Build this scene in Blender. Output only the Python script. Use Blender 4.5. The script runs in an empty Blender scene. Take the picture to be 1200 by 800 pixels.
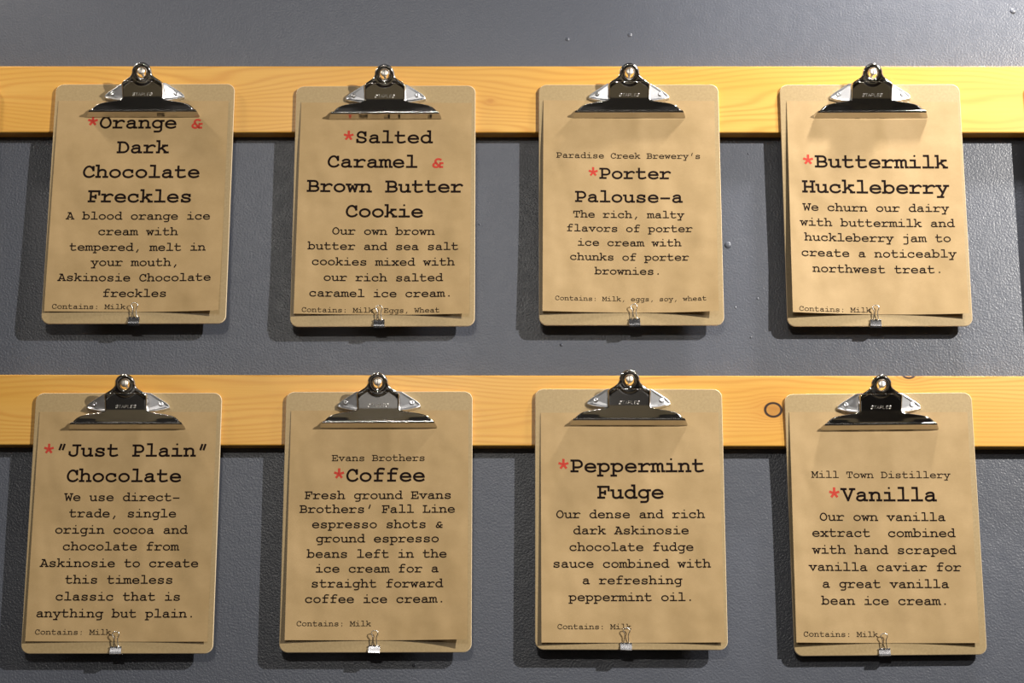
import bpy, math, random
from mathutils import Matrix, Vector
R = math.radians
COL = bpy.context.scene.collection
SC = bpy.context.scene
EYE = 1.6                       # height of the camera above the floor (m)
DIST = 2.43992                  # camera to wall

# ------------------------------------------------------------------ camera
pitch, roll, yaw = 0.252068, 0.003788, -0.0097003
cam_d = bpy.data.cameras.new('camera'); cam = bpy.data.objects.new('camera', cam_d); COL.objects.link(cam)
fw = Vector((math.sin(yaw)*math.cos(pitch), math.cos(yaw)*math.cos(pitch), math.sin(pitch)))
rt = fw.cross(Vector((0, 0, 1))).normalized(); up = rt.cross(fw)
rt2 = rt*math.cos(roll) + up*math.sin(roll); up2 = -rt*math.sin(roll) + up*math.cos(roll)
cam.matrix_world = Matrix(((rt2.x, up2.x, -fw.x, 0), (rt2.y, up2.y, -fw.y, -DIST), (rt2.z, up2.z, -fw.z, EYE), (0, 0, 0, 1)))
cam_d.sensor_width = 36; cam_d.lens = 2367.12/1200*36; cam_d.clip_start = .05; cam_d.clip_end = 50
SC.camera = cam

# ------------------------------------------------------------------ world, lamps, exposure
w = bpy.data.worlds.new('world'); SC.world = w; w.use_nodes = True
w.node_tree.nodes['Background'].inputs[0].default_value = (.30, .31, .34, 1)
w.node_tree.nodes['Background'].inputs[1].default_value = .04
def lamp(name, kind, loc, target, power, color, radius=.03, size=60, blend=.5):
    d = bpy.data.lights.new(name, kind); o = bpy.data.objects.new(name, d); COL.objects.link(o)
    o.location = (loc[0], loc[1], loc[2]+EYE)
    t = Vector((target[0], target[1], target[2]+EYE)) - o.location
    o.rotation_euler = t.to_track_quat('-Z', 'Y').to_euler()
    d.energy = power; d.color = color
    if kind == 'SPOT': d.spot_size = R(size); d.spot_blend = blend; d.shadow_soft_size = radius
    if kind == 'POINT': d.shadow_soft_size = radius
    if kind == 'AREA': d.size = radius
    return o
WARM = (1, .89, .74); NEUT = (1, .95, .87)
lamp('track_lamp', 'SPOT', (1.85, -1.70, 1.60), (-.05, 0, .88), 385, NEUT, .018, 66, .9)
lamp('wash_lamp', 'SPOT', (.66, -.22, 1.62), (.55, 0, .80), 70, (1, .95, .90), .045, 96, 1)
lamp('wash_lamp', 'SPOT', (-1.0, -.18, 1.55), (-.75, 0, .9), 24, WARM, .045, 110, 1)
lamp('track_lamp', 'SPOT', (-.55, -2.6, 1.85), (-.2, 0, .7), 9, NEUT, .02, 70, .6)
lamp('track_lamp', 'SPOT', (3.2, -2.4, 1.45), (.2, 0, .5), 16, NEUT, .02, 60, .6)
lamp('floor_fill', 'AREA', (-.4, -4.6, 1.95), (-.4, -4.6, 0), 70, NEUT, .35)  # added fill light, brightens the floor that the clips mirror
pl = lamp('ceiling_strip', 'AREA', (.1, -2.15, 1.94), (.1, -2.15, 0), 8, NEUT, 3.4); pl.data.shape = 'RECTANGLE'; pl.data.size_y = .12
SC.view_settings.view_transform = 'Standard'; SC.view_settings.look = 'None'
SC.view_settings.exposure = 0.0; SC.view_settings.gamma = 1; SC.view_settings.use_curve_mapping = False

# ------------------------------------------------------------------ helpers
def tag(o, label=None, cat=None, group=None, kind=None):
    if label: o['label'] = label
    if cat: o['category'] = cat
    if group: o['group'] = group
    if kind: o['kind'] = kind
    return o
def link(name, me, parent=None):
    o = bpy.data.objects.new(name, me); COL.objects.link(o)
    if parent: o.parent = parent
    return o
def mesh(name, v, f, mats, parent=None, smooth=False, midx=None):
    me = bpy.data.meshes.new(name); me.from_pydata([tuple(a) for a in v], [], f)
    for m in (mats if isinstance(mats, (list, tuple)) else [mats]): me.materials.append(m)
    if smooth: me.polygons.foreach_set('use_smooth', [True]*len(f))
    if midx: me.polygons.foreach_set('material_index', midx)
    me.update(); return link(name, me, parent)
def boxv(x0, x1, y0, y1, z0, z1):
    v = [(x, y, z) for x in (x0, x1) for y in (y0, y1) for z in (z0, z1)]
    return v, [(0, 1, 3, 2), (4, 6, 7, 5), (0, 4, 5, 1), (2, 3, 7, 6), (0, 2, 6, 4), (1, 5, 7, 3)]
def bevel(o, wdt, seg=2, ang=35):
    b = o.modifiers.new('bevel', 'BEVEL'); b.width = wdt; b.segments = seg; b.limit_method = 'ANGLE'; b.angle_limit = R(ang)
def tube(pts, r, n=8, cap=True, closed=False):
    V, F = [], []; P = [Vector(p) for p in pts]; N = len(P); ref = Vector((.0, 1, .0))
    for i, p in enumerate(P):
        a = P[(i-1) % N] if (closed or i) else p; b = P[(i+1) % N] if (closed or i < N-1) else p
        t = (b-a).normalized()
        s = t.cross(ref)
        if s.length < 1e-4: s = t.cross(Vector((1, 0, 0)))
        s.normalize(); q = s.cross(t)
        for k in range(n):
            c = 2*math.pi*k/n; V.append(p + s*r*math.cos(c) + q*r*math.sin(c))
    for i in range(N if closed else N-1):
        for k in range(n):
            a, b = i*n+k, i*n+(k+1) % n; c = ((i+1) % N)*n
            F.append((a, b, c+(k+1) % n, c+k))
    if cap and not closed: F += [tuple(range(n))[::-1], tuple(range((N-1)*n, N*n))]
    return V, F
def merge(parts):
    V, F = [], []
    for v, f in parts:
        o = len(V); V += list(v); F += [tuple(i+o for i in q) for q in f]
    return V, F
def lathe(profile, centre, axis='Y', n=24, tilt=None):
    """profile: (radius, outward) pairs; outward is -y."""
    V, F = [], []
    for r, h in profile:
        for k in range(n):
            a = 2*math.pi*k/n; V.append(Vector((r*math.cos(a), -h, r*math.sin(a))))
    for i in range(len(profile)-1):
        for k in range(n): F.append((i*n+k, i*n+(k+1) % n, (i+1)*n+(k+1) % n, (i+1)*n+k))
    F.append(tuple(range((len(profile)-1)*n, len(profile)*n)))
    if tilt: V = [tilt @ v for v in V]
    c = Vector(centre); return [v+c for v in V], F
def lerp(t, X, Y):
    if t <= X[0]: return Y[0]
    for i in range(len(X)-1):
        if t <= X[i+1]: return Y[i] + (Y[i+1]-Y[i])*(t-X[i])/(X[i+1]-X[i])
    return Y[-1]
def sm(a, b, t):
    t = min(max((t-a)/(b-a), 0), 1); return t*t*(3-2*t)

# ------------------------------------------------------------------ materials
def srgb(r, g, b):
    f = lambda c: (c/255/12.92) if c/255 <= .04045 else ((c/255+.055)/1.055)**2.4
    return (f(r), f(g), f(b), 1)
class NT:
    def __init__(s, name):
        s.m = bpy.data.materials.new(name); s.m.use_nodes = True; s.t = s.m.node_tree
        s.b = s.t.nodes['Principled BSDF']
    def n(s, typ, **k):
        q = s.t.nodes.new(typ)
        for a, b in k.items(): setattr(q, a, b)
        return q
    def put(s, sock, v):
        if hasattr(v, 'links'): s.t.links.new(v, sock)
        else: sock.default_value = v
    def math(s, op, *a):
        q = s.n('ShaderNodeMath', operation=op)
        for i, v in enumerate(a): s.put(q.inputs[i], v)
        return q.outputs[0]
    def coords(s, scale=(1, 1, 1), kind='Object'):
        c = s.n('ShaderNodeTexCoord'); m = s.n('ShaderNodeMapping'); s.t.links.new(c.outputs[kind], m.inputs[0])
        m.inputs['Scale'].default_value = scale; return m.outputs[0]
    def noise(s, vec, scale, detail=2, rough=.5, dist=0):
        q = s.n('ShaderNodeTexNoise'); s.t.links.new(vec, q.inputs['Vector'])
        q.inputs['Scale'].default_value = scale; q.inputs['Detail'].default_value = detail
        q.inputs['Roughness'].default_value = rough; q.inputs['Distortion'].default_value = dist
        return q.outputs['Fac']
    def ramp(s, fac, stops):
        q = s.n('ShaderNodeValToRGB'); s.t.links.new(fac, q.inputs[0]); e = q.color_ramp.elements
        while len(e) < len(stops): e.new(.5)
        for i, (p, c) in enumerate(stops): e[i].position = p; e[i].color = c
        return q.outputs[0]
    def mix(s, fac, a, b, mode='MIX'):
        q = s.n('ShaderNodeMix', data_type='RGBA', blend_type=mode)
        s.put(q.inputs[0], fac); s.put(q.inputs[6], a); s.put(q.inputs[7], b); return q.outputs[2]
    def bump(s, h, strength, dist):
        q = s.n('ShaderNodeBump'); s.put(q.inputs['Height'], h); q.inputs['Strength'].default_value = strength
        q.inputs['Distance'].default_value = dist; s.t.links.new(q.outputs[0], s.b.inputs['Normal']); return q
    def set(s, **k):
        for a, v in k.items(): s.put(s.b.inputs[a.replace('_', ' ')], v)
        return s.m
def simple(name, col, rough=.5, metal=0, **k):
    t = NT(name); return t.set(Base_Color=col, Roughness=rough, Metallic=metal, **k)

def wall_material():
    t = NT('painted_wall'); c = t.coords()
    peel = t.noise(c, 400, 2, .55); big = t.noise(c, 60, 2, .5); cloud = t.noise(c, 3.0, 3, .55)
    h = t.math('ADD', peel, t.math('MULTIPLY', big, .55))
    col = t.ramp(cloud, [(.3, srgb(79, 83, 94)), (.7, srgb(85, 89, 100))])
    t.bump(h, .46, .0010)
    return t.set(Base_Color=col, Roughness=t.math('ADD', .28, t.math('MULTIPLY', big, .15)), Specular_IOR_Level=.7)

def wood_material(name, knots, seed, tones, wave=1.0):
    """knots: (x, z, radius) on the rail's own axes, z from the rail's centre."""
    t = NT(name); tc = t.n('ShaderNodeTexCoord'); sp = t.n('ShaderNodeSeparateXYZ'); t.t.links.new(tc.outputs['Object'], sp.inputs[0])
    X, Y, Z = sp.outputs; M = t.math
    mp = t.n('ShaderNodeMapping'); t.t.links.new(tc.outputs['Object'], mp.inputs[0]); mp.inputs['Location'].default_value = (seed*3.1, seed, seed*1.7)
    mp.inputs['Scale'].default_value = (2.0, 5, 9)
    lo = t.noise(mp.outputs[0], 1.0, 2, .45)
    mp2 = t.n('ShaderNodeMapping'); t.t.links.new(tc.outputs['Object'], mp2.inputs[0]); mp2.inputs['Scale'].default_value = (14, 300, 420)
    fine = t.noise(mp2.outputs[0], 1.0, 3, .6)
    zz = M('ADD', Z, M('MULTIPLY', Y, .45)); dark = None; halo = None
    for kx, kz, kr in knots:
        dx = M('MULTIPLY', M('SUBTRACT', X, kx), .62); dz = M('SUBTRACT', Z, kz)
        r2 = M('ADD', M('MULTIPLY', dx, dx), M('MULTIPLY', dz, dz))
        rr = M('MAXIMUM', r2, kr*kr*.9)
        zz = M('SUBTRACT', zz, M('MULTIPLY', M('DIVIDE', kr*kr*2.2, rr), dz))
        ddx = M('MULTIPLY', M('SUBTRACT', X, kx), .86)
        r = M('SQRT', M('ADD', M('MULTIPLY', ddx, ddx), M('MULTIPLY', dz, dz)))
        ring = M('SUBTRACT', 1.0, M('MINIMUM', M('DIVIDE', M('ABSOLUTE', M('SUBTRACT', r, kr)), kr*.22), 1.0))
        ins = M('LESS_THAN', r, kr); hl = M('DIVIDE', kr*kr*2.5, M('ADD', r2, kr*kr*2.5))
        halo = hl if halo is None else M('MAXIMUM', halo, hl)
        dk = M('MULTIPLY', M('MAXIMUM', M('MINIMUM', M('MULTIPLY', ring, 1.9), 1.0), M('MULTIPLY', ins, .2)), min(1, max(0, (kr-.004)/.002))); dark = dk if dark is None else M('MAXIMUM', dark, dk)
    ph = M('ADD', M('MULTIPLY', zz, 420), M('MULTIPLY', lo, 60*wave))
    sw = M('ADD', M('MULTIPLY', M('SINE', M('MULTIPLY', ph, 2.2)), .5), .5); sw = M('POWER', sw, 2.2)
    mp3 = t.n('ShaderNodeMapping'); t.t.links.new(tc.outputs['Object'], mp3.inputs[0]); mp3.inputs['Scale'].default_value = (3, 8, 14); mp3.inputs['Location'].default_value = (seed, 0, 3)
    tone = t.noise(mp3.outputs[0], 1.0, 2, .5)
    col = t.ramp(tone, [(.3, tones[0]), (.7, tones[1])])
    col = t.mix(M('MULTIPLY', sw, M('MULTIPLY', tone, .75)), col, tones[2])
    col = t.mix(M('MULTIPLY', fine, .36), col, tones[2])
    if halo is not None:
        col = t.mix(M('MULTIPLY', halo, .6), col, tones[3]); col = t.mix(dark, col, srgb(44, 22, 10))
    t.bump(M('ADD', M('MULTIPLY', sw, .4), fine), .12, .0006)
    return t.set(Base_Color=col, Roughness=.36, Coat_Weight=.25, Coat_Roughness=.28)

def kraft_material():
    t = NT('kraft_paper'); c = t.coords(); oi = t.n('ShaderNodeObjectInfo')
    v = t.n('ShaderNodeVectorMath', operation='ADD'); t.t.links.new(c, v.inputs[0]); t.t.links.new(oi.outputs['Random'], v.inputs[1]); c2 = v.outputs[0]
    mott = t.noise(c2, 26, 3, .6); fib = t.noise(t.coords((500, 500, 1300)), 1, 2, .6)
    col = t.ramp(mott, [(.3, srgb(174, 147, 103)), (.7, srgb(187, 159, 115))])
    col = t.mix(t.math('MULTIPLY', fib, .30), col, srgb(146, 116, 76))
    crumple = t.noise(t.coords((9, 1, 3.4)), 1.0, 2, .5, .6)
    cr2 = t.noise(c2, 16, 2, .5)
    t.bump(t.math('ADD', t.math('MULTIPLY', crumple, 1.6), t.math('MULTIPLY', cr2, .5)), .8, .006)
    return t.set(Base_Color=col, Roughness=.62, Specular_IOR_Level=.35)
def board_material():
    t = NT('hardboard_face'); c = t.coords()
    col = t.ramp(t.noise(c, 320, 2, .7), [(.3, srgb(164, 141, 101)), (.7, srgb(177, 154, 113))])
    t.bump(t.noise(c, 600, 1), .1, .0003)
    return t.set(Base_Color=col, Roughness=.42)
def chrome_material(name, col, rough):
    t = NT(name); c = t.coords()
    return t.set(Base_Color=col, Metallic=1.0, Roughness=t.math('ADD', rough, t.math('MULTIPLY', t.noise(c, 90, 3), .06)))
M_WALL = wall_material(); M_KRAFT = kraft_material(); M_BOARD = board_material()
M_EDGE = simple('hardboard_edge', srgb(222, 200, 165), .5)
M_CHROME = chrome_material('chrome', (.62, .60, .58, 1), .06)
M_ZINC = chrome_material('bright_zinc', (.90, .91, .95, 1), .30)
M_STEEL = chrome_material('nickel_wire', (.92, .89, .84, 1), .24)
M_INK = simple('black_ink', srgb(24, 13, 10), .8, Specular_IOR_Level=.1)
M_RED = simple('red_ink', srgb(190, 64, 50), .7, Specular_IOR_Level=.2)
M_CLIP = chrome_material('clip_steel', (.55, .55, .58, 1), .20)
M_HEAD = chrome_material('brushed_screw_head', (.93, .88, .80, 1), .38)
M_MARK = chrome_material('stamped_metal', (.95, .93, .90, 1), .35)

# ------------------------------------------------------------------ the room
def slab(name, b, m, **k):
    v, f = boxv(*b); o = mesh(name, v, f, m); tag(o, kind='structure'); return o
wall = slab('wall_back', (-3, 4, 0, .12, 0, 3.6), M_WALL)
slab('floor', (-3, 4, -6, .12, -.1, 0), simple('brown_floor', srgb(132, 122, 100), .5))
slab('ceiling', (-3, 4, -6, .12, 3.6, 3.7), simple('dark_ceiling', srgb(60, 60, 62), .9))
slab('wall_left', (-3.1, -3, -6, .12, 0, 3.6), simple('side_paint', srgb(120, 110, 100), .8))
slab('wall_right', (4, 4.1, -6, .12, 0, 3.6), simple('side_paint_warm', srgb(150, 120, 95), .8))
slab('wall_front', (-3.1, 4.1, -6.1, -6, 0, 3.6), simple('rear_paint', srgb(70, 70, 72), .8))
def dab(x, z, r, h, sx=1):
    V, F = lathe([(r*1.0, -.0002), (r*.9, h*.4), (r*.6, h*.85), (r*.2, h)], (0, 0, 0), n=12)
    V = [Vector((v.x, v.y*.55, v.z)) for v in V]
    V = [(v.x*sx, v.y, v.z) for v in V]
    o = mesh('paint_drip', V, F, M_WALL, wall, True); o.location = (x, 0, z+EYE)
for d in ((.2483, .7544, .0046, .0022), (.038, .6241, .0022, .0018), (-.1398, .2275, .0022, .0018), (.6255, 1.0724, .004, .002), (-.0653, .7813, .0012, .0012),
          (.2772, .8763, .0014, .0012), (.1276, 1.0391, .003, .0012), (.0468, 1.0331, .0028, .0012), (.2742, .6343, .0016, .001), (.284, .6841, .0018, .001), (.256, .6729, .0012, .001)): dab(*d)

# rails: two planed pine boards, eased edges
K1 = [(.655, .004, .007), (-.052, -.003, .0025)]
K2 = [(.297, .0012, .0085), (.4648, .0490, .0075), (.80, -.02, .007)]
def rail(z0, z1, mat, label, x0, x1):
    v, f = boxv(x0, x1, -.019, -.0001, z0+EYE, z1+EYE)
    zc = (z0+z1)/2+EYE; v = [(a, b, c-zc) for a, b, c in v]
    o = mesh('wooden_rail', v, f, mat); o.location = (0, 0, zc); bevel(o, .0016, 3)
    tag(o, label, 'rail', 'pine rails on the grey wall'); return o
T1 = (srgb(218, 164, 66), srgb(228, 180, 90), srgb(196, 130, 46), srgb(188, 120, 46))
rail(.8977, .9882, wood_material('pine_upper', K1, 1.3, T1, 1.0), 'honey coloured pine rail carrying the upper row of clipboards', -2.2, 2.6)
rail(.4920, .5806, wood_material('pine_lower', K2, 4.1, T1, .9), 'knotty pine rail with a dark ringed knot, carrying the lower row of clipboards', -2.2, 2.6)

# ------------------------------------------------------------------ stroke lettering (typewriter face, drawn by hand as centre lines)
G = {
'a': ["M130 350 C170 405 230 425 300 425 C390 425 430 385 430 310 L430 30 L530 30", "M430 250 C380 262 330 265 275 258 C165 245 95 205 95 130 C95 60 155 18 235 18 C315 18 385 60 430 120"],
'b': ["M30 590 L130 590 L130 30 L30 30", "M130 290 C165 385 230 425 310 425 C430 425 520 340 520 222 C520 105 430 18 310 18 C230 18 165 60 130 150"],
'c': ["M480 405 L480 290", "M480 310 C450 390 390 425 300 425 C170 425 80 340 80 220 C80 100 170 18 300 18 C390 18 460 50 505 105"],
'd': ["M370 590 L470 590 L470 30 L570 30", "M470 290 C435 385 370 425 290 425 C170 425 80 340 80 222 C80 105 170 18 290 18 C370 18 435 60 470 150"],
'e': ["M85 228 L515 228 C515 345 420 425 300 425 C175 425 80 335 80 220 C80 100 175 18 310 18 C390 18 460 38 510 78"],
'f': ["M520 575 C470 590 430 592 375 592 C290 592 240 555 240 480 L240 30", "M110 410 L470 410", "M110 30 L430 30"],
'g': ["M570 410 L470 410 L470 -50 C470 -130 410 -170 320 -170 L170 -170", "M470 290 C435 385 370 425 290 425 C170 425 80 345 80 230 C80 115 170 35 290 35 C370 35 435 75 470 160"],
'h': ["M30 590 L130 590 L130 30", "M40 30 L220 30", "M130 290 C180 390 240 425 310 425 C410 425 460 370 460 290 L460 30", "M370 30 L555 30"],
'i': ["M120 410 L310 410 L310 30", "M85 30 L530 30", "D300 585 50"],
'j': ["M140 410 L420 410 L420 -60 C420 -130 370 -170 290 -170 L130 -170", "D410 585 50"],
'k': ["M40 590 L140 590 L140 30 L40 30", "M140 180 L410 410", "M310 410 L510 410", "M255 280 L470 30", "M390 30 L555 30"],
'l': ["M120 590 L310 590 L310 30", "M85 30 L530 30"],
'm': ["M15 410 L95 410 L95 30", "M15 30 L170 30", "M95 320 C120 390 160 425 210 425 C270 425 300 385 300 320 L300 30 L370 30", "M300 320 C325 390 370 425 415 425 C475 425 505 385 505 320 L505 30 L590 30"],
'n': ["M40 410 L135 410 L135 30", "M45 30 L225 30", "M135 290 C180 390 240 425 310 425 C410 425 460 370 460 290 L460 30", "M375 30 L555 30"],
'o': ["E300 222 222 204"],
'p': ["M30 410 L130 410 L130 -170", "M30 -170 L240 -170", "M130 290 C165 385 230 425 310 425 C430 425 520 345 520 230 C520 115 430 35 310 35 C230 35 165 75 130 160"],
'r': ["M60 410 L190 410 L190 30", "M60 30 L440 30", "M190 260 C260 360 340 425 430 425 C470 425 510 405 540 370"],
's': ["M462 410 L462 320", "M462 335 C430 395 370 425 300 425 C200 425 135 385 135 325 C135 250 220 238 300 222 C390 205 480 190 480 115 C480 50 400 18 300 18 C215 18 145 45 120 110", "M120 130 L120 30"],
't': ["M190 565 L190 110 C190 45 240 18 310 18 C380 18 450 35 510 65", "M70 410 L470 410"],
'u': ["M40 410 L130 410 L130 150 C130 60 180 18 270 18 C350 18 410 60 460 140", "M370 410 L460 410 L460 30 L555 30"],
'v': ["M30 410 L230 410", "M370 410 L570 410", "M115 410 L300 28 L485 410"],
'w': ["M20 410 L200 410", "M400 410 L580 410", "M95 410 L185 28 L300 330 L415 28 L505 410"],
'x': ["M120 410 L480 30", "M480 410 L120 30", "M50 410 L220 410", "M380 410 L550 410", "M40 30 L230 30", "M370 30 L560 30"],
'y': ["M30 410 L220 410", "M380 410 L570 410", "M115 410 L310 30", "M490 410 L225 -170", "M80 -170 L330 -170"],
'A': ["M140 545 L320 545 L520 30", "M290 545 L80 30", "M10 30 L200 30", "M400 30 L590 30", "M160 200 L450 200"],
'B': ["M40 30 L340 30 C450 30 530 85 530 170 C530 255 450 300 340 300 L140 300", "M40 545 L320 545 C420 545 490 500 490 425 C490 350 420 300 320 300", "M140 545 L140 30"],
'C': ["M500 545 L500 390", "M500 410 C460 500 390 555 300 555 C170 555 75 440 75 290 C75 130 170 20 305 20 C400 20 475 60 525 130"],
'D': ["M40 545 L280 545 C420 545 525 440 525 290 C525 135 420 30 280 30 L40 30", "M130 545 L130 30"],
'E': ["M40 545 L490 545 L490 400", "M130 545 L130 30", "M40 30 L525 30 L525 180", "M130 295 L340 295", "M340 370 L340 220"],
'F': ["M60 545 L530 545 L530 400", "M150 545 L150 30", "M60 30 L330 30", "M150 290 L370 290", "M370 370 L370 215"],
'H': ["M40 545 L215 545", "M385 545 L560 545", "M130 545 L130 30", "M470 545 L470 30", "M40 30 L215 30", "M385 30 L560 30", "M130 295 L470 295"],
'J': ["M230 545 L570 545", "M430 545 L430 180 C430 80 360 20 260 20 C180 20 120 50 80 110 L80 230"],
'L': ["M50 545 L300 545", "M170 545 L170 30", "M50 30 L530 30 L530 200"],
'M': ["M20 545 L120 545 L300 200 L480 545 L580 545", "M95 545 L95 30", "M505 545 L505 30", "M15 30 L210 30", "M390 30 L585 30"],
'O': ["E300 288 228 267"],
'P': ["M50 545 L330 545 C450 545 520 480 520 390 C520 300 450 235 330 235 L150 235", "M150 545 L150 30", "M50 30 L330 30"],
'S': ["M475 545 L475 400", "M475 425 C440 510 370 555 290 555 C190 555 120 500 120 425 C120 330 210 310 300 290 C400 268 495 240 495 155 C495 75 410 20 305 20 C210 20 130 60 105 140", "M105 180 L105 30"],
'T': ["M70 400 L70 545 L530 545 L530 400", "M300 545 L300 30", "M180 30 L420 30"],
'V': ["M10 545 L210 545", "M390 545 L590 545", "M95 545 L300 30 L505 545"],
'W': ["M10 545 L190 545", "M410 545 L590 545", "M80 545 L170 30 L300 400 L430 30 L520 545"],
'&': ["M440 435 C400 452 360 458 325 458 C250 458 200 410 200 350 C200 290 250 230 300 170 L420 30 L520 30", "M240 262 C160 235 105 190 105 125 C105 60 160 18 230 18 C335 18 410 100 430 240 L530 240"],
'*': ["M300 380 L300 570", "M300 380 L120 440", "M300 380 L480 440", "M300 380 L190 215", "M300 380 L410 215"],
',': ["M340 90 L240 -110"], "'": ["M360 590 L280 380"], '"': ["M270 570 L200 370", "M420 570 L350 370"],
'.': ["D300 55 62"], ':': ["D300 50 60", "D300 370 60"], '-': ["M100 240 L500 240"]}
YM = ([-170, 30, 425, 545, 590], [-152, 41, 384, 530, 590])
def strokes(ch):
    out = []
    for s in G.get(ch, []):
        if s[0] == 'D':
            x, y, r = map(float, s[1:].split()); out.append(('dot', x, lerp(y, *YM), r)); continue
        if s[0] == 'E':
            x, y, a, b = map(float, s[1:].split())
            out.append(('loop', [(x+a*math.cos(2*math.pi*k/22), lerp(y+b*math.sin(2*math.pi*k/22), *YM)) for k in range(22)])); continue
        tok = s.replace('M', ' M ').replace('L', ' L ').replace('C', ' C ').split(); i = 0; P = []
        while i < len(tok):
            c = tok[i]; i += 1
            if c in 'ML': P.append((float(tok[i]), float(tok[i+1]))); i += 2
            else:
                p0 = P[-1]; q = [float(v) for v in tok[i:i+6]]; i += 6
                for k in range(1, 7):
                    t = k/6; a = (1-t)**3; b = 3*t*(1-t)**2; d = 3*t*t*(1-t); e = t**3
                    P.append((a*p0[0]+b*q[0]+d*q[2]+e*q[4], a*p0[1]+b*q[1]+d*q[3]+e*q[5]))
        out.append(('line', [(x, lerp(y, *YM)) for x, y in P]))
    return out
def ribbon(P, h, closed=False):
    """flat strips of half width h along P, cut at sharp corners so that every corner stays square"""
    parts = []
    if closed: runs = [P+[P[0], P[1]]]
    else:
        runs = [[P[0]]]
        for i in range(1, len(P)):
            runs[-1].append(P[i])
            if i < len(P)-1:
                a = math.atan2(P[i][1]-P[i-1][1], P[i][0]-P[i-1][0]); b = math.atan2(P[i+1][1]-P[i][1], P[i+1][0]-P[i][0])
                if abs((b-a+math.pi) % (2*math.pi)-math.pi) > R(33): runs.append([P[i]])
    for Q in runs:
        V = []; F = []; n = len(Q)
        for i, (x, y) in enumerate(Q):
            a = Q[max(i-1, 0)]; b = Q[min(i+1, n-1)]
            if closed and i == 0: a = P[-1]
            if closed and i == n-1: b = P[2]
            dx, dy = b[0]-a[0], b[1]-a[1]; l = math.hypot(dx, dy) or 1; dx /= l; dy /= l
            e = 0 if closed else (-h*.82 if i == 0 else (h*.82 if i == n-1 else 0))
            x += dx*e; y += dy*e
            V += [(x-dy*h, y+dx*h), (x+dy*h, y-dx*h)]
        for i in range(n-1): F.append((2*i, 2*i+1, 2*i+3, 2*i+2))
        parts.append((V, F))
    return parts
CACHE = {}
def glyph(ch, h):
    if (ch, h) in CACHE: return CACHE[ch, h]
    parts = []
    for s in strokes(ch):
        if s[0] == 'dot': parts.append(([(s[1]+s[3]*math.cos(2*math.pi*k/10), s[2]+s[3]*math.sin(2*math.pi*k/10)) for k in range(10)], [tuple(range(10))]))
        elif s[0] == 'loop': parts += ribbon(s[1], h, True)
        else: parts += ribbon(s[1], h)
    CACHE[ch, h] = merge(parts); return CACHE[ch, h]

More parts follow.
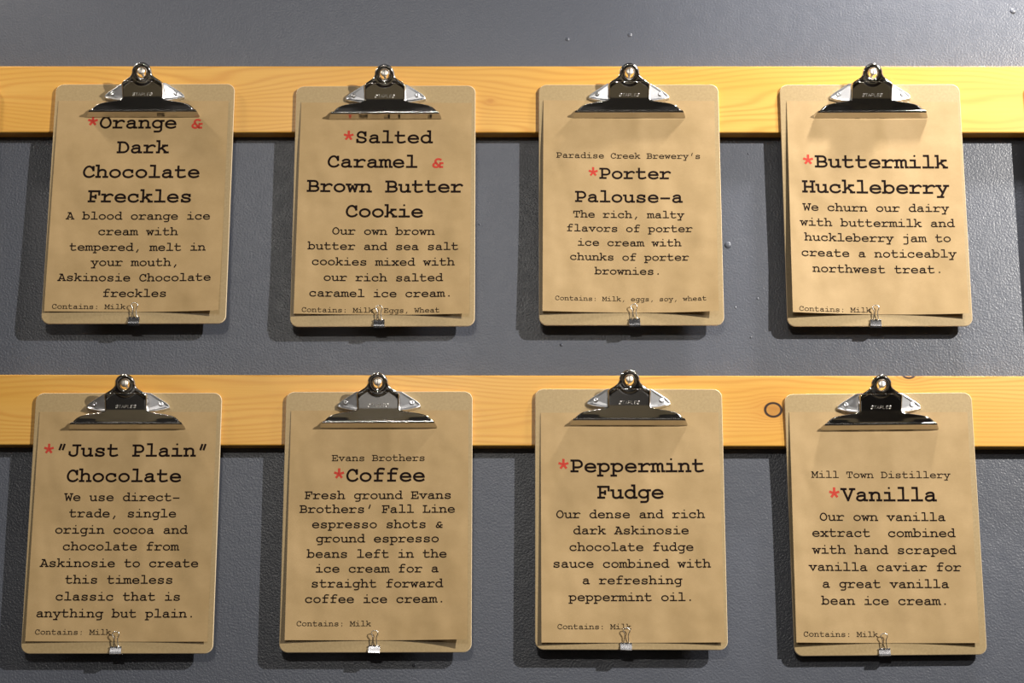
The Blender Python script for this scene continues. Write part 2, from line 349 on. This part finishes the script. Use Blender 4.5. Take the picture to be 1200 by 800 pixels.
SHEETS = [
 dict(paper=(-1.8, -163.2, -0.21), adv={'h': 16.58, 'b': 10.09, 'c': 6.54}, lines=[
   ('h', '*Orange &', 3.2, 102.6),
   ('h', 'Dark', 2.7, 69.2),
   ('h', 'Chocolate', 2.3, 36.1),
   ('h', 'Freckles', 2.4, 3.4),
   ('b', 'A blood orange ice', 1.7, -19.6),
   ('b', 'cream with', 2.3, -40.1),
   ('b', 'tempered, melt in', 2.8, -60.7),
   ('b', 'your mouth,', 0.7, -80.5),
   ('b', 'Askinosie Chocolate', 1.4, -100.5),
   ('b', 'freckles', 2.4, -120.8),
   ('c', 'Contains: Milk', -53.8, -136.6),
 ]),
 dict(paper=(-0.0, -163.3, -0.43), adv={'h': 16.44, 'b': 9.95, 'c': 6.36}, lines=[
   ('h', '*Salted', 2.4, 85.6),
   ('h', 'Caramel &', 0.7, 52.7),
   ('h', 'Brown Butter', 0.9, 19.8),
   ('h', 'Cookie', 0.7, -13.1),
   ('b', 'Our own brown', 0.1, -36.3),
   ('b', 'butter and sea salt', 0.3, -56.2),
   ('b', 'cookies mixed with', 0.7, -76.5),
   ('b', 'our rich salted', 1.1, -96.9),
   ('b', 'caramel ice cream.', -1.2, -117.4),
   ('c', 'Contains: Milk, Eggs, Wheat', -13.4, -137.5),
 ]),
 dict(paper=(-0.7, -162.1, -0.34), adv={'s': 7.61, 'h': 15.15, 'b': 9.31, 'c': 5.87}, lines=[
   ('s', "Paradise Creek Brewery's", -0.9, 61.8),
   ('h', '*Porter', -0.1, 34.8),
   ('h', 'Palouse-a', -0.5, 3.6),
   ('b', 'The rich, malty', -1.2, -17.0),
   ('b', 'flavors of porter', -0.3, -35.4),
   ('b', 'ice cream with', -0.5, -54.0),
   ('b', 'chunks of porter', -0.6, -72.8),
   ('b', 'brownies.', -2.2, -91.0),
   ('c', 'Contains: Milk, eggs, soy, wheat', 0.6, -125.4),
 ]),
 dict(paper=(1.4, -163.2, -0.51), adv={'h': 16.8, 'b': 10.2, 'c': 6.45}, lines=[
   ('h', '*Buttermilk', 0.2, 51.0),
   ('h', 'Huckleberry', 0.0, 17.4),
   ('b', 'We churn our dairy', -0.5, -6.7),
   ('b', 'with buttermilk and', 0.5, -26.6),
   ('b', 'huckleberry jam to', 0.3, -46.2),
   ('b', 'create a noticeably', 0.8, -66.5),
   ('b', 'northwest treat.', -0.9, -86.9),
   ('c', 'Contains: Milk', -55.8, -137.9),
 ]),
 dict(paper=(-0.2, -164.0, -0.15), adv={'h': 15.66, 'b': 10.06, 'c': 6.5}, lines=[
   ('h', '*"Just Plain"', -0.6, 84.5),
   ('h', 'Chocolate', -1.0, 53.1),
   ('b', 'We use direct-', -1.7, 29.5),
   ('b', 'trade, single', -0.4, 9.6),
   ('b', 'origin cocoa and', -1.0, -10.4),
   ('b', 'chocolate from', -0.7, -30.6),
   ('b', 'Askinosie to create', -1.1, -50.9),
   ('b', 'this timeless', -0.6, -70.8),
   ('b', 'classic that is', -0.7, -91.1),
   ('b', 'anything but plain.', -2.5, -111.3),
   ('c', 'Contains: Milk', -52.5, -131.9),
 ]),
 dict(paper=(1.0, -163.7, 0.02), adv={'s': 8.16, 'h': 16.19, 'b': 9.93, 'c': 6.37}, lines=[
   ('s', 'Evans Brothers', -0.5, 76.9),
   ('h', '*Coffee', 0.3, 51.8),
   ('b', 'Fresh ground Evans', -0.3, 30.2),
   ('b', "Brothers' Fall Line", -0.9, 13.2),
   ('b', 'espresso shots &', -0.7, -5.3),
   ('b', 'ground espresso', -0.3, -22.7),
   ('b', 'beans left in the', -0.6, -41.3),
   ('b', 'ice cream for a', -0.1, -59.1),
   ('b', 'straight forward', -0.0, -77.1),
   ('b', 'coffee ice cream.', -1.9, -95.6),
   ('c', 'Contains: Milk', -50.8, -123.3),
 ]),
 dict(paper=(1.4, -169.8, 0.18), adv={'h': 16.36, 'b': 10.01, 'c': 6.32}, lines=[
   ('h', '*Peppermint', 0.6, 66.1),
   ('h', 'Fudge', -0.2, 33.7),
   ('b', 'Our dense and rich', -0.7, 9.6),
   ('b', 'dark Askinosie', -0.3, -10.0),
   ('b', 'chocolate fudge', -0.1, -30.2),
   ('b', 'sauce combined with', -0.1, -50.4),
   ('b', 'a refreshing', 0.1, -70.3),
   ('b', 'peppermint oil.', -1.0, -90.5),
   ('c', 'Contains: Milk', -45.7, -124.0),
 ]),
 dict(paper=(-2.2, -163.6, -0.6), adv={'s': 8.43, 'h': 16.63, 'b': 10.19, 'c': 6.41}, lines=[
   ('s', 'Mill Town Distillery', 0.1, 58.5),
   ('h', '*Vanilla', 1.0, 30.4),
   ('b', 'Our own vanilla', 0.1, 6.3),
   ('b', 'extract  combined', 0.5, -13.2),
   ('b', 'with hand scraped', 0.5, -33.7),
   ('b', 'vanilla caviar for', 0.6, -54.3),
   ('b', 'a great vanilla', 0.6, -74.5),
   ('b', 'bean ice cream.', -0.7, -94.7),
   ('c', 'Contains: Milk', -55.3, -132.9),
 ]),
]

# ------------------------------------------------------------------ clipboards
BW, BH, BT = .229, .318, .003
PW, PH = .2175, .2800
BOARDS = [(-.4937, .96184, .00321, -.012), (-.18582, .95952, .00524, -.00192), (.12404, .96138, .00143, -.002), (.43104, .96141, .00324, .00827),
          (-.49402, .55651, .0036, .00259), (-.18616, .55865, .00429, .00154), (.11969, .56246, .00053, -.00432), (.42514, .55756, .0111, .02364)]
EXTRA = [(-.7960, .9610, .004, .0), (.7435, .9610, .004, .0), (.7480, .5580, .004, .0)]
LIFT = [(1, 2, 9), (2, 4, 8), (3, 6, 11), (2, 9, 8), (1, 2.5, 3), (1, 4, 12), (1, 4, 4), (3, 6, 5)]
BINDER = [(.8, -319.3, 4), (-4, -318.8, 0), (3.9, -318.8, -7), (-5.6, -319.4, 3), (-1, -318.6, -2), (-1.3, -317.9, 5), (-6.5, -318, 6), (-7.3, -319, -3)]

def board_matrix(x, z, a, t):
    """axes of a hanging board, origin at the middle of its top front edge"""
    lz = Vector((-math.sin(a)*math.cos(t), -math.sin(t), math.cos(a)*math.cos(t))).normalized()
    lx = Vector((math.cos(a), 0, math.sin(a))); lx = (lx - lz*lx.dot(lz)).normalized()
    ly = lz.cross(lx)
    m = Matrix((lx, ly, lz)).transposed().to_4x4(); m.translation = Vector((x, -.023, z+EYE)); return m

def rounded(wd, z0, z1, r, n=7):
    P = []
    for cx, cz, a0 in ((wd/2-r, z1-r, 0), (-wd/2+r, z1-r, 90), (-wd/2+r, z0+r, 180), (wd/2-r, z0+r, 270)):
        for k in range(n): a = R(a0+90*k/(n-1)); P.append((cx+r*math.cos(a), cz+r*math.sin(a)))
    return P
def board_mesh():
    P = rounded(BW, 0, BH, .010); n = len(P); ch = .0005
    def ring(ins, y):
        s = 1-2*ins/BW; return [(x*s, y, (z-BH/2)*(1-2*ins/BH)+BH/2) for x, z in P]
    V = ring(ch, 0) + ring(0, ch) + ring(0, BT-ch) + ring(ch, BT); F = [tuple(range(n))]; mi = [0]
    for k in range(3):
        for i in range(n): F.append((k*n+i, (k+1)*n+i, (k+1)*n+(i+1) % n, k*n+(i+1) % n)); mi.append(1)
    F.append(tuple(range(3*n, 4*n))[::-1]); mi.append(0)
    me = bpy.data.meshes.new('board'); me.from_pydata(V, [], F); me.materials.append(M_BOARD); me.materials.append(M_EDGE)
    me.polygons.foreach_set('material_index', mi); me.update(); return me

# lever: height o above the board against z (mm, z=0 at the board's top edge)
OZ = ([-45.6, -45.2, -44.6, -43.6, -42.4, -41.7, -41.0, -40.2, -39.4, -38.7, -38.0, -24, -9.6, 4.3, 18], [1.5, 2.1, 3.1, 4.9, 7.2, 8.8, 9.9, 10.5, 10.4, 9.5, 9.6, 15.0, 21.3, 27.3, 32.2])
WZ = ([-45.6, -44.6, -40, -39, -37, -35, -33, -31.4, -30, -29, -28, -26.5, -24.5, -8.5, -7.4, -6.3, -4.6, -2.2, .4, 2.3, 4.3], [71.5, 71.3, 68, 67, 64.5, 62.5, 60, 56.5, 50, 42, 33, 28, 26.6, 26.8, 26.5, 25.3, 22.2, 18, 14.4, 12.9, 12.3])
def halfw(z):
    if z > 4.3: return math.sqrt(max(12.3**2-((z-4.3)*1.03)**2, 0))
    return lerp(z, *WZ)
OUT = [(halfw(z), z) for z in [-9+.5*i for i in range(51)]]; OUT = [(a, z) for a, z in OUT if a > .1 or z < 17] + [(0, 16.2)]
def edge_d(x, z):
    x = abs(x); return min(math.hypot(x-a, z-b) for a, b in OUT)
def lever_o(x, z, body=True):
    o = lerp(z, *OZ)
    r = math.hypot(x, z-4.3)
    if z > -14:
        d = edge_d(x, z); k = sm(-14, -8, z)
        up_ = max(1-sm(3.2, 5.2, d), 1-sm(13.2, 15.2, r)) * k
        o += 1.5*up_
        o -= 1.9*(1-sm(0, 1.6, d))*k + 1.6*(1-sm(5.6, 7.2, r)) - .9*(math.exp(-((r-9.0)/1.6)**2))*k
    return o
def lever_mesh():
    V, F = [], []
    zs = [-45.6, -45.2, -44.6, -43.6, -42.4, -41.9, -41.5, -41.1, -40.7, -40.4, -40.1, -39.8, -39.5, -39.2, -38.9, -38.6, -38.3, -37.9, -37, -36, -35, -34, -33, -32, -31.2, -30.5, -30, -29.5, -29, -28.5, -28, -27.4, -26.8, -26, -25, -24, -22, -20, -18, -16, -14, -12.5, -11, -10, -9, -8.2, -7.4, -6.8, -6.3, -5.6]
    n = 56; us = [math.sin(math.pi/2*(2*i/n-1)) for i in range(n+1)]
    for z in zs:
        hw = halfw(z)
        for u in us:
            x = u*hw; o = lever_o(x, z); e = hw*(1-abs(u))
            if z > -27: o -= 5.5*(1-sm(0, 2.6, e))**1.4 * sm(-27, -25.5, z) * (1-sm(-9, -7, z)*.6)
            elif z > -39: o -= 1.2*(1-sm(0, 2.5, e))
            # the skirt bends forward where it leaves the body
            if z < -26 and z > -39: o -= .7*sm(24, 46, abs(x))*sm(-39, -33, z)
            V.append((x, -o, z))
    m = n+1
    for i in range(len(zs)-1):
        for k in range(n): F.append((i*m+k, i*m+k+1, (i+1)*m+k+1, (i+1)*m+k))
    # ring and shoulders, laid out around the hole
    base = len(V); NA = 96; NT_ = 18
    zb = -5.6
    for a in range(NA):
        th = 2*math.pi*a/NA; c, s = math.cos(th), math.sin(th); r = 5.6
        while True:
            x, z = r*c, 4.3+r*s
            if z < zb or abs(x) > halfw(z) or z > 16.3: break
            r += .05
            if r > 60: break
        for k in range(NT_):
            t = k/(NT_-1); q = 5.6+(r-5.6)*t; x, z = q*c, 4.3+q*s; V.append((x, -lever_o(x, z), z))
    for a in range(NA):
        b = (a+1) % NA
        for k in range(NT_-1): F.append((base+a*NT_+k, base+a*NT_+k+1, base+b*NT_+k+1, base+b*NT_+k))
    V = [(x/1000, y/1000, z/1000) for x, y, z in V]
    me = bpy.data.meshes.new('clip_lever'); me.from_pydata(V, [], F); me.polygons.foreach_set('use_smooth', [True]*len(F)); me.materials.append(M_CHROME); me.update()
    import bmesh
    bm = bmesh.new(); bm.from_mesh(me); bmesh.ops.recalc_face_normals(bm, faces=bm.faces)
    f = min(bm.faces, key=lambda f: (f.calc_center_median()-Vector((0, -.019, -.018))).length)
    bm.to_mesh(me); bm.free(); return me
def stamp_mesh():
    S = {'S': ["M470 470 C420 545 360 560 300 560 C190 560 130 500 130 430 C130 330 220 310 300 290 C400 265 480 240 480 155 C480 70 400 20 300 20 C210 20 140 60 110 130"],
         'T': ["M60 550 L540 550", "M300 550 L300 20"], 'A': ["M60 20 L300 560 L540 20", "M150 200 L450 200"],
         'P': ["M120 20 L120 550 L340 550 C460 550 520 490 520 400 C520 310 460 250 340 250 L120 250"], 'L': ["M130 560 L130 20 L500 20"],
         'E': ["M510 550 L120 550 L120 20 L520 20", "M120 300 L460 300"]}
    parts = []; s = 25.5/7/600
    for i, ch in enumerate('STAPLES'):
        for q in S[ch]:
            tok = q.replace('M', ' M ').replace('L', ' L ').replace('C', ' C ').split(); k = 0; P = []
            while k < len(tok):
                c = tok[k]; k += 1
                if c in 'ML': P.append((float(tok[k]), float(tok[k+1]))); k += 2
                else:
                    p0 = P[-1]; b = [float(v) for v in tok[k:k+6]]; k += 6
                    for j in range(1, 6):
                        t = j/5; P.append(tuple((1-t)**3*p0[d]+3*t*(1-t)**2*b[d]+3*t*t*(1-t)*b[2+d]+t**3*b[4+d] for d in (0, 1)))
            X = [((x+y*.18+i*600-2140)*s, -22.6+y*s*1.0) for x, y in P]
            parts.append(tube([(x/1000, -(lerp(z, *OZ)+.65)/1000, z/1000) for x, z in X], .00032, 5))
    V, F = merge(parts); me = bpy.data.meshes.new('stamped_lettering'); me.from_pydata([tuple(v) for v in V], [], F); me.materials.append(M_MARK); me.update(); return me
def bracket_mesh():
    parts = []
    for s in (-1, 1):
        top = [(20, 9.2, -1.2), (28, 8.0, -1.8), (46.5, 4.6, -13.0), (50.0, 3.9, -16.0), (51.0, 3.2, -19.2), (46, 5.0, -21.2), (34, 6.2, -24.0), (20, 7.0, -25.0)]
        inner = [(21, 8.4, -4.4), (28, 7.3, -5.4), (43, 4.3, -14.8), (46.5, 3.6, -16.6), (46.8, 3.4, -18.0), (43, 4.1, -19), (34, 5.1, -21.0), (21, 6.2, -21.8)]
        foot = [(x*1.01 if x > 21 else x, .2, z-(1.4 if z < -17 else -.2)) for x, o, z in top]
        n = len(top); V = [(s*x/1000, -o/1000, z/1000) for x, o, z in inner+top+foot]; F = [tuple(range(n))]
        for k in range(2):
            for i in range(n): F.append((k*n+i, k*n+(i+1) % n, (k+1)*n+(i+1) % n, (k+1)*n+i))
        parts.append((V, F))
    parts.append(boxv(-.0205, .0205, -.003, -.0004, -.0225, -.004))
    V, F = merge(parts); me = bpy.data.meshes.new('base_bracket'); me.from_pydata([tuple(v) for v in V], [], F); me.materials.append(M_ZINC); me.update(); return me
def raw(name, V, F, m, smooth=True):
    me = bpy.data.meshes.new(name); me.from_pydata([tuple(v) for v in V], [], F); me.materials.append(m)
    if smooth: me.polygons.foreach_set('use_smooth', [True]*len(F))
    me.update(); return me
ME_BOARD = board_mesh(); ME_LEVER = lever_mesh(); ME_STAMP = stamp_mesh(); ME_BRACKET = bracket_mesh()
ME_RIVET = raw('rivet', *lathe([(.0030, 0), (.0030, .0006), (.0024, .0012), (.0014, .0013), (.0011, .0007), (.0004, .0006)], (0, 0, 0), n=18), M_ZINC)
coil = [(-.0255+.051*t/180, -.0075-.0042*math.sin(R(t*20)), -.0205+.0042*math.cos(R(t*20))) for t in range(181)]
ME_SPRING = raw('spring', *tube(coil, .0007, 6), M_STEEL)
# binder clip
def binder_meshes():
    prof = [(1.3, 7.4), (1.9, 5.0), (2.9, 1.6), (3.3, -.6), (2.7, -1.4), (-.8, -1.6), (-5.6, -1.4), (-6.2, -.6), (-5.6, 1.6), (-4.9, 5.0), (-4.4, 7.4)]
    V, F = [], []
    for x in (-.0068, .0068): V += [(x, -o/1000, z/1000) for o, z in prof]
    n = len(prof)
    for i in range(n-1): F.append((i, i+1, n+i+1, n+i))
    parts = [(V, F)]
    for o, lo in ((1.6, 0), (-4.6, 0)):
        for a, b in ((-6.8, -5.2), (-1.9, 1.9), (5.2, 6.8)):
            parts.append(tube([(a/1000, -o/1000, .0076), (b/1000, -o/1000, .0076)], .00085, 8))
    V, F = merge(parts); body = raw('clip_body', V, F, M_CLIP, False)
    def wire(o0, o1, flip):
        P = [(5.2, 7.7, 0), (3.2, 7.9, .05), (2.9, 10, .2), (2.3, 14, .45), (2.1, 17, .6), (2.6, 19, .75), (3.7, 21, .85), (4.0, 22.6, .92), (3.2, 24.4, .97), (1.4, 25.2, 1), (0, 25.3, 1)]
        P = P + [(-x, z, t) for x, z, t in P[-2::-1]]
        return tube([(x/1000, -(o0+(o1-o0)*t)/1000, z/1000) for x, z, t in P], .00062, 7)
    return body, raw('wire_handle', *wire(1.7, 5.2, 1), M_STEEL), raw('wire_handle', *wire(-4.7, -7.5, 1), M_STEEL)
ME_CB, ME_WF, ME_WB = binder_meshes()
# screw: shank, pan head with a slot
def screw_mesh():
    V1, F1 = tube([(0, .045, 0), (0, .001, 0)], .0019, 12)
    V2, F2 = lathe([(.0019, -.0005), (.0044, -.0003), (.0047, .0008), (.0044, .0013), (.0036, .0017), (.0016, .0019)], (0, 0, 0), n=24)
    V3, F3 = boxv(-.00035, .00035, -.0021, -.0010, -.0034, .0034)
    return V1, F1, V2, F2, V3, F3
sv = screw_mesh()

NAMES = ['Orange and Dark Chocolate Freckles', 'Salted Caramel and Brown Butter Cookie', 'porter ice cream', 'Buttermilk Huckleberry',
         'Just Plain Chocolate', 'Coffee', 'Peppermint Fudge', 'Vanilla']
WHERE = ['upper rail, first from the left', 'upper rail, second from the left', 'upper rail, third from the left', 'upper rail, above the vanilla one',
         'lower rail, first from the left', 'lower rail, second from the left', 'lower rail, left of the round knot', 'lower rail, right of the round knot']
def lift(i, u, v):
    lt, bl, br = LIFT[i]; s = min(max((v-.12)/.88, 0), 1)
    L = max(-u, 0)**1.6; Q = max(u, 0)**2; k = min(v*4, 1)
    return (.6 + L*(lt*k*(1-s)+bl*s**1.3) + Q*(.8*k*(1-s)+br*s**3))/1000

def clipboard(i, M, label):
    t = bpy.data.objects.new('clipboard', None); COL.objects.link(t); t.empty_display_size = .05
    t.matrix_world = M @ Matrix.Translation((0, 0, -BH)); tag(t, label, 'clipboard', 'clipboards hanging on the rails')
    link('board', ME_BOARD, t)
    top = (0, 0, BH)
    lv = link('clip_lever', ME_LEVER, t); lv.location = top
    s_ = lv.modifiers.new('thick', 'SOLIDIFY'); s_.thickness = .0008; s_.offset = 0
    link('stamped_lettering', ME_STAMP, lv)
    br = link('base_bracket', ME_BRACKET, t); br.location = top; bevel(br, .0007, 2, 25)
    for s in (-1, 1):
        rv = link('rivet', ME_RIVET, br); rv.location = (s*.0405, -.0046, -.0150); rv.rotation_euler = (R(-4), 0, s*R(12))
    sp = link('spring', ME_SPRING, t); sp.location = top
    return t
def sheet(i, M, spec, label):
    cx, cz, rot = spec
    m = M @ Matrix.Translation((cx/1000, 0, cz/1000)) @ Matrix.Rotation(-R(rot), 4, 'Y') @ Matrix.Translation((0, 0, -PH/2))
    nx, nz = 24, 30; V, F = [], []; k = min(i, 7)
    for b in range(nz+1):
        for a in range(nx+1):
            u, v = 2*a/nx-1, 1-b/nz; V.append((u*PW/2, -lift(k, u, v), PH*b/nz))
    for b in range(nz):
        for a in range(nx): q = b*(nx+1)+a; F.append((q, q+1, q+nx+2, q+nx+1))
    o = mesh('menu_sheet', V, F, M_KRAFT, None, True); o.matrix_world = m
    tag(o, label, 'menu sheet', 'kraft paper menu sheets'); return o
def write(i, o, c, txt, cx, base, adv):
    s = adv/600; h = {'h': 49, 'b': 45, 's': 41, 'c': 39}[c]; n = len(txt); x0 = cx-n*adv/2
    ink, sym = [], []
    for k, ch in enumerate(txt):
        if ch == ' ': continue
        V, F = glyph(ch, h+(4 if ch == '*' else 0)); W = []
        for gx, gy in V:
            X = (x0+k*adv+gx*s)/1000; Z = (base+(gy-6)*s)/1000+PH/2
            u = max(-1, min(1, X/(PW/2))); v = max(0, min(1, 1-Z/PH))
            W.append((X, -lift(min(i, 7), u, v)-.00012, Z))
        if c == 'h' and ch in '*&': mesh('red_asterisk' if ch == '*' else 'red_ampersand', W, F, M_RED, o)
        else: ink.append((W, F))
    if ink:
        V, F = merge(ink); mesh({'h': 'heading_line', 'b': 'description_line', 's': 'supplier_line', 'c': 'allergen_line'}[c], V, F, M_INK, o)
def screw(M, label):
    V1, F1, V2, F2, V3, F3 = sv
    V, F = merge([(V1, F1), (V2, F2)])
    p = M @ Vector((0, -.0305, .0050))
    t = bpy.data.objects.new('screw', None); COL.objects.link(t); t.empty_display_size = .01; t.location = p
    L = -.017-p.y
    Vs, Fs = tube([(0, L, 0), (0, .0003, 0)], .0019, 12)
    mesh('shank', Vs, Fs, M_STEEL, t, True); mesh('screw_head', V2, F2, M_HEAD, t, True)
    mesh('slot', V3, F3, M_INK, t)
    tag(t, label, 'screw', 'screws in the rails')
def binder(M, x, z, rot, label):
    t = bpy.data.objects.new('binder_clip', None); COL.objects.link(t); t.empty_display_size = .01
    t.matrix_world = M @ Matrix.Translation((x/1000, 0, -BH)) @ Matrix.Rotation(R(rot*.35), 4, 'Y')
    link('clip_body', ME_CB, t); link('wire_handle', ME_WF, t); link('wire_handle', ME_WB, t)
    tag(t, label, 'binder clip', 'small binder clips under the boards')

for i, b in enumerate(BOARDS):
    M = board_matrix(*b); nm = NAMES[i]; S = SHEETS[i]
    clipboard(i, M, 'brown hardboard clipboard with chrome clip holding the %s sheet' % nm)
    o = sheet(i, M, S['paper'], 'brown kraft paper menu sheet headed %s' % nm if i != 2 else 'brown kraft paper menu sheet for the porter ice cream with brownies')
    for c, txt, cx, base in S['lines']: write(i, o, c, txt, cx, base, S['adv'][c])
    screw(M, 'slotted steel screw through the clip hole above the %s sheet' % nm)
    x, z, r = BINDER[i]; binder(M, x, z, r, 'tiny steel binder clip below the %s sheet' % nm)
EL = ['beyond the left end of the upper row', 'beyond the right end of the upper row', 'beyond the right end of the lower row']
for k, b in enumerate(EXTRA):
    M = board_matrix(*b)
    clipboard(9, M, 'brown hardboard clipboard %s' % EL[k]); sheet(9, M, (0, -163.5, -.2), 'plain kraft paper sheet %s' % EL[k]); screw(M, 'slotted steel screw %s' % EL[k])

# unseen counter added below the picture, dark for the clips to mirror
t = bpy.data.objects.new('added_counter', None); COL.objects.link(t); t.location = (.4, -1.25, 0)
tag(t, 'added dark counter below the menu boards, for the clips to mirror', 'counter')
M_CT = simple('dark_counter', srgb(34, 30, 30), .35); 
v, f = boxv(-2.2, 2.2, -.56, .56, 1.0, 1.05); bevel(mesh('countertop', v, f, M_CT, t), .006)
v, f = boxv(-2.15, 2.15, -.5, .5, 0, 1.0); mesh('cabinet', v, f, simple('brown_cabinet', srgb(92, 52, 30), .5), t)
